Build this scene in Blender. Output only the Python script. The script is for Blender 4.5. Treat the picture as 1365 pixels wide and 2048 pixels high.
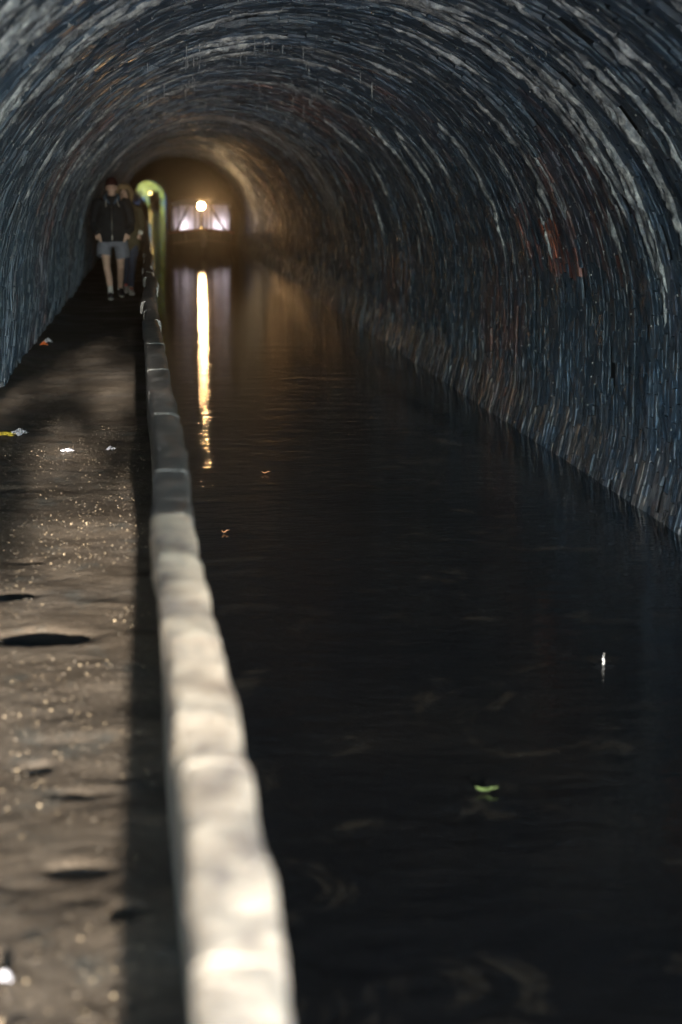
import bpy, bmesh, math, random
import numpy as np
from mathutils import Vector, Matrix

for o in list(bpy.data.objects):
    bpy.data.objects.remove(o)
SC = bpy.context.scene
COL = SC.collection
rnd = random.Random(7)
rng = np.random.default_rng(11)
R = math.radians

# ------------------------------------------------------------------ camera, sky, sun, exposure
EYE = Vector((0, 0, 1.58))
PITCH, YAW = 10.6693, 6.2523
cd = bpy.data.cameras.new('camera')
cd.sensor_fit = 'VERTICAL'
cd.sensor_height = 36.0
cd.lens = 60.0
cd.clip_start = 0.05
cd.clip_end = 3000
cd.dof.use_dof = True
cd.dof.focus_distance = 11.5
cd.dof.aperture_fstop = 1.9
cam = bpy.data.objects.new('camera', cd)
COL.objects.link(cam)
cam.location = EYE
cam.rotation_euler = (R(90 - PITCH), 0, R(-YAW))
SC.camera = cam

SUN_EL, SUN_AZ = 7.0, 1.45            # the sun stands behind the camera, a little to the right
w = bpy.data.worlds.new('World')
SC.world = w
w.use_nodes = True
wn = w.node_tree.nodes
wl = w.node_tree.links
bg = wn['Background']
sky = wn.new('ShaderNodeTexSky')
sky.sky_type = 'NISHITA'
sky.sun_disc = False
sky.sun_elevation = R(SUN_EL)
sky.sun_rotation = R(180 - SUN_AZ)
sky.dust_density = 4.0
sky.ozone_density = 3.0
tint = wn.new('ShaderNodeMix'); tint.data_type = 'RGBA'; tint.blend_type = 'MULTIPLY'; tint.inputs[0].default_value = 1.0
tint.inputs[7].default_value = (.43, .84, 1.62, 1)      # cool daylight balance over the whole sky
wl.new(sky.outputs[0], tint.inputs[6]); wl.new(tint.outputs[2], bg.inputs[0])
bg.inputs[1].default_value = 0.15

sl = bpy.data.lights.new('sun', 'SUN')
sl.energy = 2.0
sl.angle = R(0.5)
sl.color = (1.0, 0.93, 0.82)
sun = bpy.data.objects.new('sun', sl)
COL.objects.link(sun)
sdir = Vector((-math.sin(R(SUN_AZ)) * math.cos(R(SUN_EL)), math.cos(R(SUN_AZ)) * math.cos(R(SUN_EL)), -math.sin(R(SUN_EL))))
sun.rotation_euler = sdir.to_track_quat('-Z', 'Y').to_euler()
sun.location = (0, -30, 20)

SC.view_settings.view_transform = 'Standard'
SC.view_settings.look = 'None'
SC.view_settings.gamma = 1
SC.view_settings.use_curve_mapping = False
SC.view_settings.exposure = 4.75
SC.cycles.use_adaptive_sampling = False
SC.cycles.use_guiding = True
SC.cycles.sample_clamp_indirect = 0.2     # the exposure below multiplies by about 27
SC.cycles.max_bounces = 6
SC.cycles.volume_bounces = 0

# ------------------------------------------------------------------ helpers
def link(name, me, parent=None, mat=None):
    o = bpy.data.objects.new(name, me)
    COL.objects.link(o)
    if mat is not None:
        me.materials.append(mat)
    if parent is not None:
        o.parent = parent
    return o

def tag(o, label=None, cat=None, group=None, kind=None):
    if label: o['label'] = label
    if cat: o['category'] = cat
    if group: o['group'] = group
    if kind: o['kind'] = kind
    return o

def empty(name, loc, rz=0, parent=None):
    o = bpy.data.objects.new(name, None)
    COL.objects.link(o)
    o.location = loc
    o.rotation_euler = (0, 0, rz)
    o.empty_display_size = 0.1
    if parent is not None: o.parent = parent
    return o

def mesh_np(name, V, Q, smooth=False, cols=None):
    """mesh from an (n,3) array and an (m,k) face array"""
    V = np.ascontiguousarray(V, dtype=np.float32)
    Q = np.ascontiguousarray(Q, dtype=np.int32)
    k = Q.shape[1]
    me = bpy.data.meshes.new(name)
    me.vertices.add(len(V)); me.vertices.foreach_set('co', V.ravel())
    me.loops.add(Q.size); me.loops.foreach_set('vertex_index', Q.ravel())
    me.polygons.add(len(Q))
    me.polygons.foreach_set('loop_start', np.arange(0, Q.size, k, dtype=np.int32))
    me.polygons.foreach_set('loop_total', np.full(len(Q), k, dtype=np.int32))
    me.polygons.foreach_set('use_smooth', np.full(len(Q), smooth, dtype=bool))
    me.update(calc_edges=True)
    if cols is not None:
        a = me.color_attributes.new('bcol', 'FLOAT_COLOR', 'POINT')
        c4 = np.ones((len(V), 4), dtype=np.float32); c4[:, :3] = cols
        a.data.foreach_set('color', c4.ravel())
    return me

def mesh_py(name, verts, faces, smooth=False):
    me = bpy.data.meshes.new(name)
    me.from_pydata([tuple(v) for v in verts], [], faces)
    me.update()
    for p in me.polygons: p.use_smooth = smooth
    return me

def h2(ix, iy, seed):
    ix = ix.astype(np.int64); iy = iy.astype(np.int64)
    n = (ix * 374761393 + iy * 668265263 + seed * 974634777) & 0x7fffffff
    n = ((n ^ (n >> 13)) * 1274126177) & 0x7fffffff
    n = (n ^ (n >> 16)) & 0xffffff
    return n / float(0xffffff)

def vn(u, v, seed=0):
    u = np.asarray(u, dtype=float); v = np.asarray(v, dtype=float)
    iu = np.floor(u); iv = np.floor(v)
    fu = u - iu; fv = v - iv
    fu = fu * fu * (3 - 2 * fu); fv = fv * fv * (3 - 2 * fv)
    a = h2(iu, iv, seed); b = h2(iu + 1, iv, seed); c = h2(iu, iv + 1, seed); d = h2(iu + 1, iv + 1, seed)
    return (a * (1 - fu) + b * fu) * (1 - fv) + (c * (1 - fu) + d * fu) * fv

def fbm(u, v, seed=0, oct=4):
    t = 0; amp = .5; tot = 0
    for i in range(oct):
        t = t + amp * vn(np.asarray(u) * 2 ** i, np.asarray(v) * 2 ** i, seed + i * 17); tot += amp; amp *= .5
    return t / tot

def sstep(a, b, x):
    t = np.clip((x - a) / (b - a), 0, 1)
    return t * t * (3 - 2 * t)

def grid_faces(nr, nc):
    i = np.arange(nr - 1)[:, None] * nc + np.arange(nc - 1)[None, :]
    return np.stack([i, i + 1, i + nc + 1, i + nc], -1).reshape(-1, 4)

# shape builder for boats, people, litter
class MB:
    def __init__(s): s.v = []; s.f = []
    def add(s, vs, fs):
        n = len(s.v); s.v += [tuple(v) for v in vs]; s.f += [tuple(n + i for i in f) for f in fs]
        return s
    def box(s, c, d, rot=None):
        x, y, z = [k / 2 for k in d]
        vs = [Vector((i * x, j * y, k * z)) for i in (-1, 1) for j in (-1, 1) for k in (-1, 1)]
        if rot is not None: vs = [rot @ q for q in vs]
        vs = [q + Vector(c) for q in vs]
        return s.add(vs, [(0, 1, 3, 2), (4, 6, 7, 5), (0, 4, 5, 1), (2, 3, 7, 6), (0, 2, 6, 4), (1, 5, 7, 3)])
    def tube(s, pts, rad, n=10, cap=True, flat=1.0, up=(0, 1, 0)):
        """rad: number or (rx, ry) per point; rx lies across `up`, ry along it"""
        pts = [Vector(p) for p in pts]; rings = []
        for i, p in enumerate(pts):
            t = (pts[min(i + 1, len(pts) - 1)] - pts[max(i - 1, 0)]).normalized()
            u = Vector(up)
            if abs(t.dot(u)) > .95: u = Vector((1, 0, 0)) if abs(t.x) < .9 else Vector((0, 0, 1))
            a = u.cross(t).normalized(); b = t.cross(a).normalized()
            r = rad[i] if isinstance(rad, (list, tuple)) else rad
            rx, ry = r if isinstance(r, (list, tuple)) else (r, r * flat)
            rings.append([p + a * math.cos(2 * math.pi * k / n) * rx + b * math.sin(2 * math.pi * k / n) * ry for k in range(n)])
        vs = [q for r_ in rings for q in r_]; fs = []
        for i in range(len(pts) - 1):
            for k in range(n):
                k2 = (k + 1) % n
                fs.append((i * n + k, i * n + k2, (i + 1) * n + k2, (i + 1) * n + k))
        if cap:
            fs.append(tuple(range(n - 1, -1, -1))); fs.append(tuple(range((len(pts) - 1) * n, len(pts) * n)))
        return s.add(vs, fs)
    def ball(s, c, r, n=14, m=9, rot=None):
        if not isinstance(r, (list, tuple)): r = (r, r, r)
        c = Vector(c); vs = []
        for i in range(1, m):
            th = math.pi * i / m
            for k in range(n):
                ph = 2 * math.pi * k / n
                q = Vector((r[0] * math.sin(th) * math.cos(ph), r[1] * math.sin(th) * math.sin(ph), r[2] * math.cos(th)))
                if rot is not None: q = rot @ q
                vs.append(c + q)
        tp = Vector((0, 0, r[2])); bt = Vector((0, 0, -r[2]))
        if rot is not None: tp = rot @ tp; bt = rot @ bt
        vs += [c + tp, c + bt]; T = len(vs) - 2; B = T + 1; fs = []
        for i in range(m - 2):
            for k in range(n):
                k2 = (k + 1) % n
                fs.append((i * n + k, (i + 1) * n + k, (i + 1) * n + k2, i * n + k2))
        for k in range(n):
            k2 = (k + 1) % n
            fs.append((T, k, k2)); fs.append((B, (m - 2) * n + k2, (m - 2) * n + k))
        return s.add(vs, fs)
    def build(s, name, mat, parent=None, smooth=True, voxel=None, smooth_it=3, noise=0, nscale=8):
        me = mesh_py(name, s.v, s.f, smooth)
        if voxel:
            o = bpy.data.objects.new('tmp', me); COL.objects.link(o)
            m = o.modifiers.new('r', 'REMESH'); m.mode = 'VOXEL'; m.voxel_size = voxel; m.use_smooth_shade = True
            if smooth_it:
                k = o.modifiers.new('s', 'SMOOTH'); k.factor = .5; k.iterations = smooth_it
            dg = bpy.context.evaluated_depsgraph_get()
            me2 = bpy.data.meshes.new_from_object(o.evaluated_get(dg))
            bpy.data.objects.remove(o); me = me2; me.name = name; me.materials.clear()
        if noise:
            from mathutils import noise as mn
            for v in me.vertices:
                v.co += v.normal * noise * mn.noise(v.co * nscale)
        return link(name, me, parent, mat)

# ------------------------------------------------------------------ materials
def new_mat(name):
    m = bpy.data.materials.new(name); m.use_nodes = True
    nt = m.node_tree
    return m, nt, nt.nodes['Principled BSDF'], nt.nodes, nt.links

def noise_node(nt, scale, detail=4, rough=.6, coord='Object', vec_scale=None):
    n = nt.nodes; l = nt.links
    if coord == 'Position':
        g = n.new('ShaderNodeNewGeometry'); out = g.outputs['Position']
    else:
        g = n.new('ShaderNodeTexCoord'); out = g.outputs[coord]
    if vec_scale:
        mp = n.new('ShaderNodeMapping'); mp.inputs['Scale'].default_value = vec_scale
        l.new(out, mp.inputs[0]); out = mp.outputs[0]
    t = n.new('ShaderNodeTexNoise')
    t.inputs['Scale'].default_value = scale; t.inputs['Detail'].default_value = detail; t.inputs['Roughness'].default_value = rough
    l.new(out, t.inputs['Vector'])
    return t.outputs['Fac']

def ramp(nt, fac, stops):
    r = nt.nodes.new('ShaderNodeValToRGB')
    e = r.color_ramp.elements
    while len(e) < len(stops): e.new(.5)
    for i, (p, c) in enumerate(stops):
        e[i].position = p
        e[i].color = (c, c, c, 1) if isinstance(c, (int, float)) else (*c, 1)
    nt.links.new(fac, r.inputs[0])
    return r.outputs[0]

def bump(nt, h, strength, dist, prev=None):
    b = nt.nodes.new('ShaderNodeBump')
    b.inputs['Strength'].default_value = strength; b.inputs['Distance'].default_value = dist
    nt.links.new(h, b.inputs['Height'])
    if prev is not None: nt.links.new(prev, b.inputs['Normal'])
    return b.outputs[0]

def mixc(nt, fac, a, b, mode='MIX'):
    m = nt.nodes.new('ShaderNodeMix'); m.data_type = 'RGBA'; m.blend_type = mode
    for s, v in ((0, fac), (6, a), (7, b)):
        if isinstance(v, bpy.types.NodeSocket): nt.links.new(v, m.inputs[s])
        elif isinstance(v, (int, float)): m.inputs[s].default_value = v
        else: m.inputs[s].default_value = (*v, 1)
    return m.outputs[2]

def simple(name, col, rough=.7, var=.25, scale=20, bstr=.3, bdist=.003, spec=.4, metal=0, emit=None, es=0):
    m, nt, p, n, l = new_mat(name)
    f = noise_node(nt, scale)
    c = ramp(nt, f, [(.3, tuple(k * (1 - var) for k in col)), (.7, tuple(min(1, k * (1 + var)) for k in col))])
    l.new(c, p.inputs['Base Color'])
    p.inputs['Roughness'].default_value = rough; p.inputs['Specular IOR Level'].default_value = spec; p.inputs['Metallic'].default_value = metal
    l.new(bump(nt, noise_node(nt, scale * 3), bstr, bdist), p.inputs['Normal'])
    if emit:
        p.inputs['Emission Color'].default_value = (*emit, 1); p.inputs['Emission Strength'].default_value = es
    return m

def wet_brick_mat():
    m, nt, p, n, l = new_mat('wet_sooty_brick')
    at = n.new('ShaderNodeAttribute'); at.attribute_name = 'bcol'
    soot = ramp(nt, noise_node(nt, 7, 5, .65, 'Position'), [(.30, .30), (.52, .95), (.75, 1.9)])
    c = mixc(nt, 1.0, at.outputs['Color'], soot, 'MULTIPLY')
    lime = ramp(nt, noise_node(nt, 3.0, 6, .7, 'Position', (1, 3.5, 1)), [(.52, 0.0), (.70, .6)])
    c = mixc(nt, lime, c, (.20, .215, .235))
    l.new(c, p.inputs['Base Color'])
    wet = ramp(nt, noise_node(nt, 2.2, 5, .6, 'Position'), [(.35, .20), (.68, .50)])
    gp = n.new('ShaderNodeNewGeometry'); sx = n.new('ShaderNodeSeparateXYZ'); l.new(gp.outputs['Position'], sx.inputs[0])
    mr = n.new('ShaderNodeMapRange'); l.new(sx.outputs['Z'], mr.inputs['Value'])       # slimy and glossy just above the water
    mr.inputs['From Min'].default_value = -.25; mr.inputs['From Max'].default_value = .35; mr.inputs['To Min'].default_value = 1; mr.inputs['To Max'].default_value = 0
    wet = mixc(nt, mr.outputs[0], wet, (.14, .14, .14))
    l.new(wet, p.inputs['Roughness'])
    p.inputs['Specular IOR Level'].default_value = .55
    p.inputs['Sheen Weight'].default_value = .13; p.inputs['Sheen Roughness'].default_value = .45; p.inputs['Sheen Tint'].default_value = (.55, .75, 1, 1)
    b = bump(nt, noise_node(nt, 20, 5, .65, 'Position'), .6, .012)
    b = bump(nt, noise_node(nt, 9, 5, .7, 'Position', (1, 7, 1)), .9, .010, b)
    b = bump(nt, noise_node(nt, 110, 3, .6, 'Position'), 1.0, .005, b)
    l.new(b, p.inputs['Normal'])
    return m

def mortar_mat():
    m, nt, p, n, l = new_mat('sooty_mortar')
    c = ramp(nt, noise_node(nt, 9, 5, .6, 'Position'), [(.3, (.012, .014, .017)), (.7, (.034, .038, .044))])
    l.new(c, p.inputs['Base Color'])
    l.new(ramp(nt, noise_node(nt, 3, 4, .6, 'Position'), [(.35, .45), (.65, .8)]), p.inputs['Roughness']); p.inputs['Specular IOR Level'].default_value = .25
    b = bump(nt, noise_node(nt, 22, 5, .65, 'Position'), .9, .02)
    l.new(b, p.inputs['Normal'])
    return m

def calcite_mat():
    m, nt, p, n, l = new_mat('wet_calcite')
    c = ramp(nt, noise_node(nt, 14, 6, .7, 'Position'), [(.3, (.09, .10, .115)), (.50, (.32, .34, .37)), (.68, (.80, .80, .79))])
    l.new(c, p.inputs['Base Color'])
    p.inputs['Roughness'].default_value = .22
    p.inputs['Specular IOR Level'].default_value = .7
    b = bump(nt, noise_node(nt, 16, 5, .7, 'Position', (1, 3, 1)), .9, .02)
    b = bump(nt, noise_node(nt, 90, 3, .6, 'Position'), .8, .006, b)
    l.new(b, p.inputs['Normal'])
    return m

def water_mat():
    m, nt, p, n, l = new_mat('murky_canal_water')
    c = ramp(nt, noise_node(nt, .9, 4, .6, 'Position'), [(.35, (.0020, .0023, .0028)), (.7, (.0036, .0036, .0036))])
    tcn = n.new('ShaderNodeNewGeometry'); sw = n.new('ShaderNodeTexNoise'); l.new(tcn.outputs['Position'], sw.inputs['Vector'])
    sw.inputs['Scale'].default_value = 1.7; sw.inputs['Detail'].default_value = 6; sw.inputs['Roughness'].default_value = .7; sw.inputs['Distortion'].default_value = 1.6
    scum = ramp(nt, sw.outputs['Fac'], [(.58, 0.0), (.70, .65)])          # thin drifting film
    c = mixc(nt, scum, c, (.020, .0175, .0135))
    l.new(c, p.inputs['Base Color'])
    p.inputs['Roughness'].default_value = .012
    p.inputs['IOR'].default_value = 1.33
    sy = n.new('ShaderNodeSeparateXYZ'); l.new(tcn.outputs['Position'], sy.inputs[0])
    cal = n.new('ShaderNodeMapRange'); l.new(sy.outputs['Y'], cal.inputs['Value'])      # calmer towards the far end
    cal.inputs['From Min'].default_value = 8; cal.inputs['From Max'].default_value = 45; cal.inputs['To Min'].default_value = 1; cal.inputs['To Max'].default_value = .45
    b = None
    for (sc_, st_, d_) in ((2.2, .13, .05), (6.5, .30, .024), (24, .20, .008)):
        b = bump(nt, noise_node(nt, sc_, 3, .55, 'Position', (.5, 1, 1)), st_, d_, b)
        ml = n.new('ShaderNodeMath'); ml.operation = 'MULTIPLY'; ml.inputs[1].default_value = st_; l.new(cal.outputs[0], ml.inputs[0])
        l.new(ml.outputs[0], b.node.inputs['Strength'])
    l.new(b, p.inputs['Normal'])
    return m

def path_mat():
    m, nt, p, n, l = new_mat('damp_gritty_earth')
    c = ramp(nt, noise_node(nt, 2.3, 6, .65, 'Position'), [(.3, (.056, .043, .032)), (.5, (.086, .067, .050)), (.72, (.120, .097, .075))])
    moss = ramp(nt, noise_node(nt, 4.0, 5, .7, 'Position', (1, .7, 1)), [(.56, 0.0), (.70, .8)])
    c = mixc(nt, moss, c, (.058, .062, .058))
    grit = ramp(nt, noise_node(nt, 140, 2, .5, 'Position'), [(.35, .65), (.6, 1.0), (.72, 1.9)])
    c = mixc(nt, 1.0, c, grit, 'MULTIPLY')
    l.new(c, p.inputs['Base Color'])
    l.new(ramp(nt, noise_node(nt, 1.4, 5, .6, 'Position'), [(.4, .38), (.65, .75)]), p.inputs['Roughness'])
    p.inputs['Specular IOR Level'].default_value = .35
    b = bump(nt, noise_node(nt, 30, 5, .7, 'Position'), .5, .012)
    b = bump(nt, noise_node(nt, 160, 2, .6, 'Position'), .7, .004, b)
    l.new(b, p.inputs['Normal'])
    return m

def coping_mat():
    m, nt, p, n, l = new_mat('weathered_pale_stone')
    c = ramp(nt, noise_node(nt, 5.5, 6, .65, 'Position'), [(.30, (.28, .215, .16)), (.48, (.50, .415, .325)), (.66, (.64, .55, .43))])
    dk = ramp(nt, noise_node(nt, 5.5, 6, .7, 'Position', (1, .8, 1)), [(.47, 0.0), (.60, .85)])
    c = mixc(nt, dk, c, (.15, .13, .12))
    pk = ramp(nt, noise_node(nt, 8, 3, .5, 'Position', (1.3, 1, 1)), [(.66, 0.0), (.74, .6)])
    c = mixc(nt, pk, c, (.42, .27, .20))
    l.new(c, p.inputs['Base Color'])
    p.inputs['Roughness'].default_value = .5
    b = bump(nt, noise_node(nt, 22, 5, .65, 'Position'), .6, .01)
    b = bump(nt, noise_node(nt, 120, 3, .6, 'Position'), .4, .003, b)
    l.new(b, p.inputs['Normal'])
    return m

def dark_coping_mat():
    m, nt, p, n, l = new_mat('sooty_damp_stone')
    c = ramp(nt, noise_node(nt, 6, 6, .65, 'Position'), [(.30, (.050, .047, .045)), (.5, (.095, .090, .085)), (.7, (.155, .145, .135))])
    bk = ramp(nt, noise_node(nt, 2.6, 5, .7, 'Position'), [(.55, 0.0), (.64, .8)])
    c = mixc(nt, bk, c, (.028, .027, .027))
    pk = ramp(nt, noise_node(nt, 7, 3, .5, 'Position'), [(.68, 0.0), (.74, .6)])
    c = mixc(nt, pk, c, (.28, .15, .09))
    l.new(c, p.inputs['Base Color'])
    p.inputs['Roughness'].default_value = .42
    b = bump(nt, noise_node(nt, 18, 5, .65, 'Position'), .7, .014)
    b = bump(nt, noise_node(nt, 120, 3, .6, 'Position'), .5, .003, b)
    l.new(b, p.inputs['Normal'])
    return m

def leaf_mat(name, a, b_, trans=.35):
    m, nt, p, n, l = new_mat(name)
    oi = noise_node(nt, 2.5, 3, .6, 'Position')
    c = ramp(nt, oi, [(.35, a), (.65, b_)])
    l.new(c, p.inputs['Base Color'])
    p.inputs['Roughness'].default_value = .8; p.inputs['Specular IOR Level'].default_value = .1
    tr = n.new('ShaderNodeBsdfTranslucent'); l.new(c, tr.inputs[0])
    mx = n.new('ShaderNodeMixShader'); mx.inputs[0].default_value = trans
    l.new(p.outputs[0], mx.inputs[1]); l.new(tr.outputs[0], mx.inputs[2])
    l.new(mx.outputs[0], n['Material Output'].inputs[0])
    return m

M = dict(
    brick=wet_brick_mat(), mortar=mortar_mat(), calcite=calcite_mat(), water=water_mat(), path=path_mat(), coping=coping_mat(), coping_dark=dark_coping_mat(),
    concrete=simple('grey_concrete', (.20, .19, .175), .8, .35, 6, .5, .01),
    grass=simple('rough_grass', (.06, .085, .025), .9, .4, 3, .6, .05),
    leaf=leaf_mat('sunlit_leaf', (.11, .13, .008), (.17, .165, .012)),
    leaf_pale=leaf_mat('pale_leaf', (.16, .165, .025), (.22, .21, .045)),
    leaf_dark=leaf_mat('dark_leaf', (.010, .013, .002), (.016, .020, .003)),
    bark=simple('bark', (.09, .07, .05), .9, .4, 8, .8, .02),
    skin=simple('skin', (.62, .41, .32), .5, .08, 12, .1, .001),
    jacket=simple('dark_navy_cloth', (.016, .020, .026), .85, .3, 14, .5, .006, .2),
    hood=simple('blue_cotton', (.07, .12, .19), .9, .2, 20, .4, .004, .2),
    shorts=simple('grey_blue_cotton', (.19, .20, .25), .9, .12, 14, .5, .006, .2),
    sock=simple('white_sock', (.62, .60, .58), .9, .1, 60, .4, .002, .2),
    shoe=simple('dark_shoe', (.02, .022, .035), .6, .3, 30, .4, .002),
    sole=simple('pale_rubber', (.55, .53, .5), .7, .1, 30, .2, .002),
    maroon=simple('maroon_knit', (.035, .008, .012), .95, .25, 60, .6, .004, .2),
    white=simple('white_cord', (.65, .63, .58), .8, .1, 40, .2, .001),
    parka=simple('olive_parka', (.085, .070, .042), .85, .25, 12, .5, .006, .2),
    fur=simple('tan_fur', (.26, .18, .10), .95, .4, 40, .8, .01, .1),
    jeans=simple('blue_denim', (.045, .06, .10), .9, .25, 25, .4, .003, .2),
    paleshoe=simple('pale_shoe', (.5, .47, .47), .7, .12, 30, .3, .002),
    pink=simple('coral_pink', (.62, .12, .11), .7, .1, 30, .2, .001),
    hair=simple('brown_hair', (.07, .04, .022), .7, .3, 60, .5, .003),
    eye=simple('dark_eye', (.02, .015, .012), .2, .1, 30, 0, .001),
    hull=simple('black_hull', (.016, .016, .018), .45, .3, 5, .3, .004),
    red=simple('red_gunwale_paint', (.32, .03, .035), .4, .2, 8, .2, .002),
    dkwood=simple('dark_cratch_wood', (.028, .02, .015), .5, .3, 9, .4, .003),
    cabin=simple('dark_cabin_paint', (.03, .022, .03), .5, .2, 6, .2, .002),
    rope=simple('grey_rope', (.22, .2, .17), .9, .3, 40, .5, .004),
    chrome=simple('lamp_metal', (.25, .24, .22), .3, .1, 30, .1, .001, .5, 1),
    lamp=simple('headlamp_glass', (.9, .85, .7), .3, 0, 5, 0, .001, .5, 0, (1.0, .68, .34), 5),
    lamp_dim=simple('far_headlamp_glass', (.9, .8, .5), .3, 0, 5, 0, .001, .5, 0, (1.0, .62, .22), .45),
    foil=simple('white_foil', (.36, .35, .38), .25, .15, 30, .4, .004, .6),
    yellow=simple('yellow_wrapper', (.55, .42, .05), .35, .2, 30, .3, .003, .6),
    orange=simple('orange_plastic', (.7, .14, .02), .4, .15, 30, .2, .002),
    greenleaf=simple('fallen_leaf_green', (.045, .07, .018), .7, .3, 40, .2, .002),
    brownleaf=simple('fallen_leaf_orange', (.08, .035, .012), .7, .3, 40, .2, .002),
)
# curtains: thin cloth that lets a cabin lamp shine through
def curtain_mat():
    m, nt, p, n, l = new_mat('lilac_net_curtain')
    c = ramp(nt, noise_node(nt, 6, 3, .6, 'Object', (4, 1, .4)), [(.35, (.55, .50, .55)), (.65, (.80, .77, .79))])
    tr = n.new('ShaderNodeBsdfTranslucent'); l.new(c, tr.inputs[0]); l.new(c, p.inputs['Base Color'])
    mx = n.new('ShaderNodeMixShader'); mx.inputs[0].default_value = .75
    l.new(p.outputs[0], mx.inputs[1]); l.new(tr.outputs[0], mx.inputs[2])
    l.new(mx.outputs[0], n['Material Output'].inputs[0])
    return m
M['curtain'] = curtain_mat()

# droplets
def drop_mat():
    m, nt, p, n, l = new_mat('water_drop')
    f = noise_node(nt, 30)
    l.new(ramp(nt, f, [(.3, .25), (.7, .4)]), p.inputs['Base Color'])
    p.inputs['Roughness'].default_value = .08; p.inputs['Specular IOR Level'].default_value = 1.0
    return m
M['drop'] = drop_mat()

# ------------------------------------------------------------------ setting: tunnel bore
CX, CZ, RAD = .98, .63, 2.12
Y0, Y1 = -1.5, 228.0
def bend(y):          # the bore swings gently to the left towards its far mouth
    return -1.35 * np.clip((np.asarray(y, dtype=float) - 60) / 168, 0, None) ** 2
S_R, S_A = 1.83, math.pi * RAD               # right side wall, arch, left side wall
S_T = S_R + S_A + .95

def prof(s):
    """position (x, z) and inward normal of the bore at arc length s, from the right foot over the crown to the left foot"""
    s = np.asarray(s, dtype=float)
    x = np.empty_like(s); z = np.empty_like(s); nx = np.empty_like(s); nz = np.empty_like(s)
    a = s < S_R; c = s > S_R + S_A; b = ~(a | c)
    x[a] = CX + RAD; z[a] = CZ - S_R + s[a]; nx[a] = -1; nz[a] = 0
    t = (s[b] - S_R) / RAD
    x[b] = CX + RAD * np.cos(t); z[b] = CZ + RAD * np.sin(t); nx[b] = -np.cos(t); nz[b] = -np.sin(t)
    q = s[c] - S_R - S_A
    x[c] = CX - RAD - q * .14; z[c] = CZ - q; nx[c] = 1; nz[c] = 0
    return x, z, nx, nz

def batter(s):
    """sloping worn foot of the right wall at the waterline"""
    return .08 * np.clip((1.14 - np.asarray(s)) / .36, 0, 1.25)

def ridge(s, y):
    """long weathered ledges that run round the bore"""
    s2 = s + .9 * (fbm(s * .8, y * .35, 91, 3) - .5); y2 = y + .75 * (fbm(s * .55, y * .22, 92, 3) - .5)
    r = fbm(s2 * .40, y2 * 2.1, 5, 3)
    k = np.clip((r - .52) * 3.4, 0, 1)
    r2 = vn(s2 * 1.3, y2 * 5.5, 8)
    amp = .045 * (.18 + .82 * sstep(1.8, 3.6, s)) + .022 * sstep(1.25, .9, s)      # smoother on the lower right wall
    return amp * (k + .35 * np.clip((r2 - .6) * 2.2, 0, 1)) - .012

tunnel = empty('canal_tunnel', (CX, Y0, 0))
tag(tunnel, 'dark wet brick tunnel bore arching over the canal and towpath', 'tunnel')
INV = Matrix.Translation((-CX, -Y0, 0))
TOFF = np.array([CX, Y0, 0])

ys = np.concatenate([np.arange(Y0, 5, .35), np.arange(5, 40, .07), np.arange(40, 75, .2), np.arange(75, Y1 + .01, 2.5)])
ys[-1] = Y1
ss = np.concatenate([np.arange(0, S_T, .075), [S_T]])
SS, YY = np.meshgrid(ss, ys)
px_, pz_, nx_, nz_ = prof(SS.ravel())
hh = ridge(SS.ravel(), YY.ravel()) + batter(SS.ravel()) - .016 + .010 * (vn(SS.ravel() * 11, YY.ravel() * 13, 3) - .5)
V = np.stack([px_ + nx_ * hh + bend(YY.ravel()), YY.ravel(), pz_ + nz_ * hh], 1) - TOFF
lining = link('mortar_lining', mesh_np('mortar_lining', V, grid_faces(len(ys), len(ss)), True), tunnel, M['mortar'])

# --- bricks laid in rings round the bore
BL, BW = .215, .078

def brick_col(s, y, n):
    base = np.array([.028, .048, .078])[None] * (0.8 + .4 * rng.random((n, 1)))
    x, z, _, _ = prof(s)
    red = fbm(s * .7, y * .45, 44, 4)
    k = sstep(.58, .72, red + .10 * (rng.random(n) - .5))
    k *= (.25 + .75 * (rng.random(n) < .5))
    # a band of bare red brick low on the right wall, above the waterline slime
    band = np.exp(-((z - 1.22) / .20) ** 2) * (s < S_R + 2) * sstep(.38, .56, fbm(s * 2.2, y * .9, 61, 3)) * np.exp(-((y - 10.9) / 2.3) ** 2)
    k = k * .55
    redc = np.array([.20, .062, .026])[None] * (.6 + .7 * rng.random((n, 1)))
    c = base * (1 - np.clip(k, 0, 1)[:, None]) + redc * np.clip(k, 0, 1)[:, None]
    bk_ = np.clip(band * 2.2, 0, 1) * (rng.random(n) < .55)
    c = c * (1 - bk_[:, None]) + np.array([.36, .085, .03])[None] * (bk_ * (.5 + .7 * rng.random(n)))[:, None]
    # pale repair rings
    for yc, wd, a in ((28.6, 1.1, 1.0), (47.5, .6, .45), (19.3, .25, .35)):
        g = a * np.exp(-((y - yc) / wd) ** 4) * sstep(1.6, 2.6, s) * sstep(8.2, 6.2, s) * (.6 + .4 * rng.random(n))
        c = c * (1 - g[:, None]) + np.array([.42, .41, .42])[None] * g[:, None]
    gz = sstep(.18, -.2, z)                  # slime near the water
    c = c * (1 - .35 * gz[:, None]) + np.array([.13, .075, .028])[None] * (.35 * gz * rng.random(n) ** 1.5 * 2)[:, None]
    wet = sstep(.5, .72, fbm(s * .5, y * .8, 71, 3))
    c = c * (1 + .9 * wet[:, None] * (k < .3)[:, None])  # broad pale sheen of the wet bricks, painted into their colour
    return c

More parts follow.
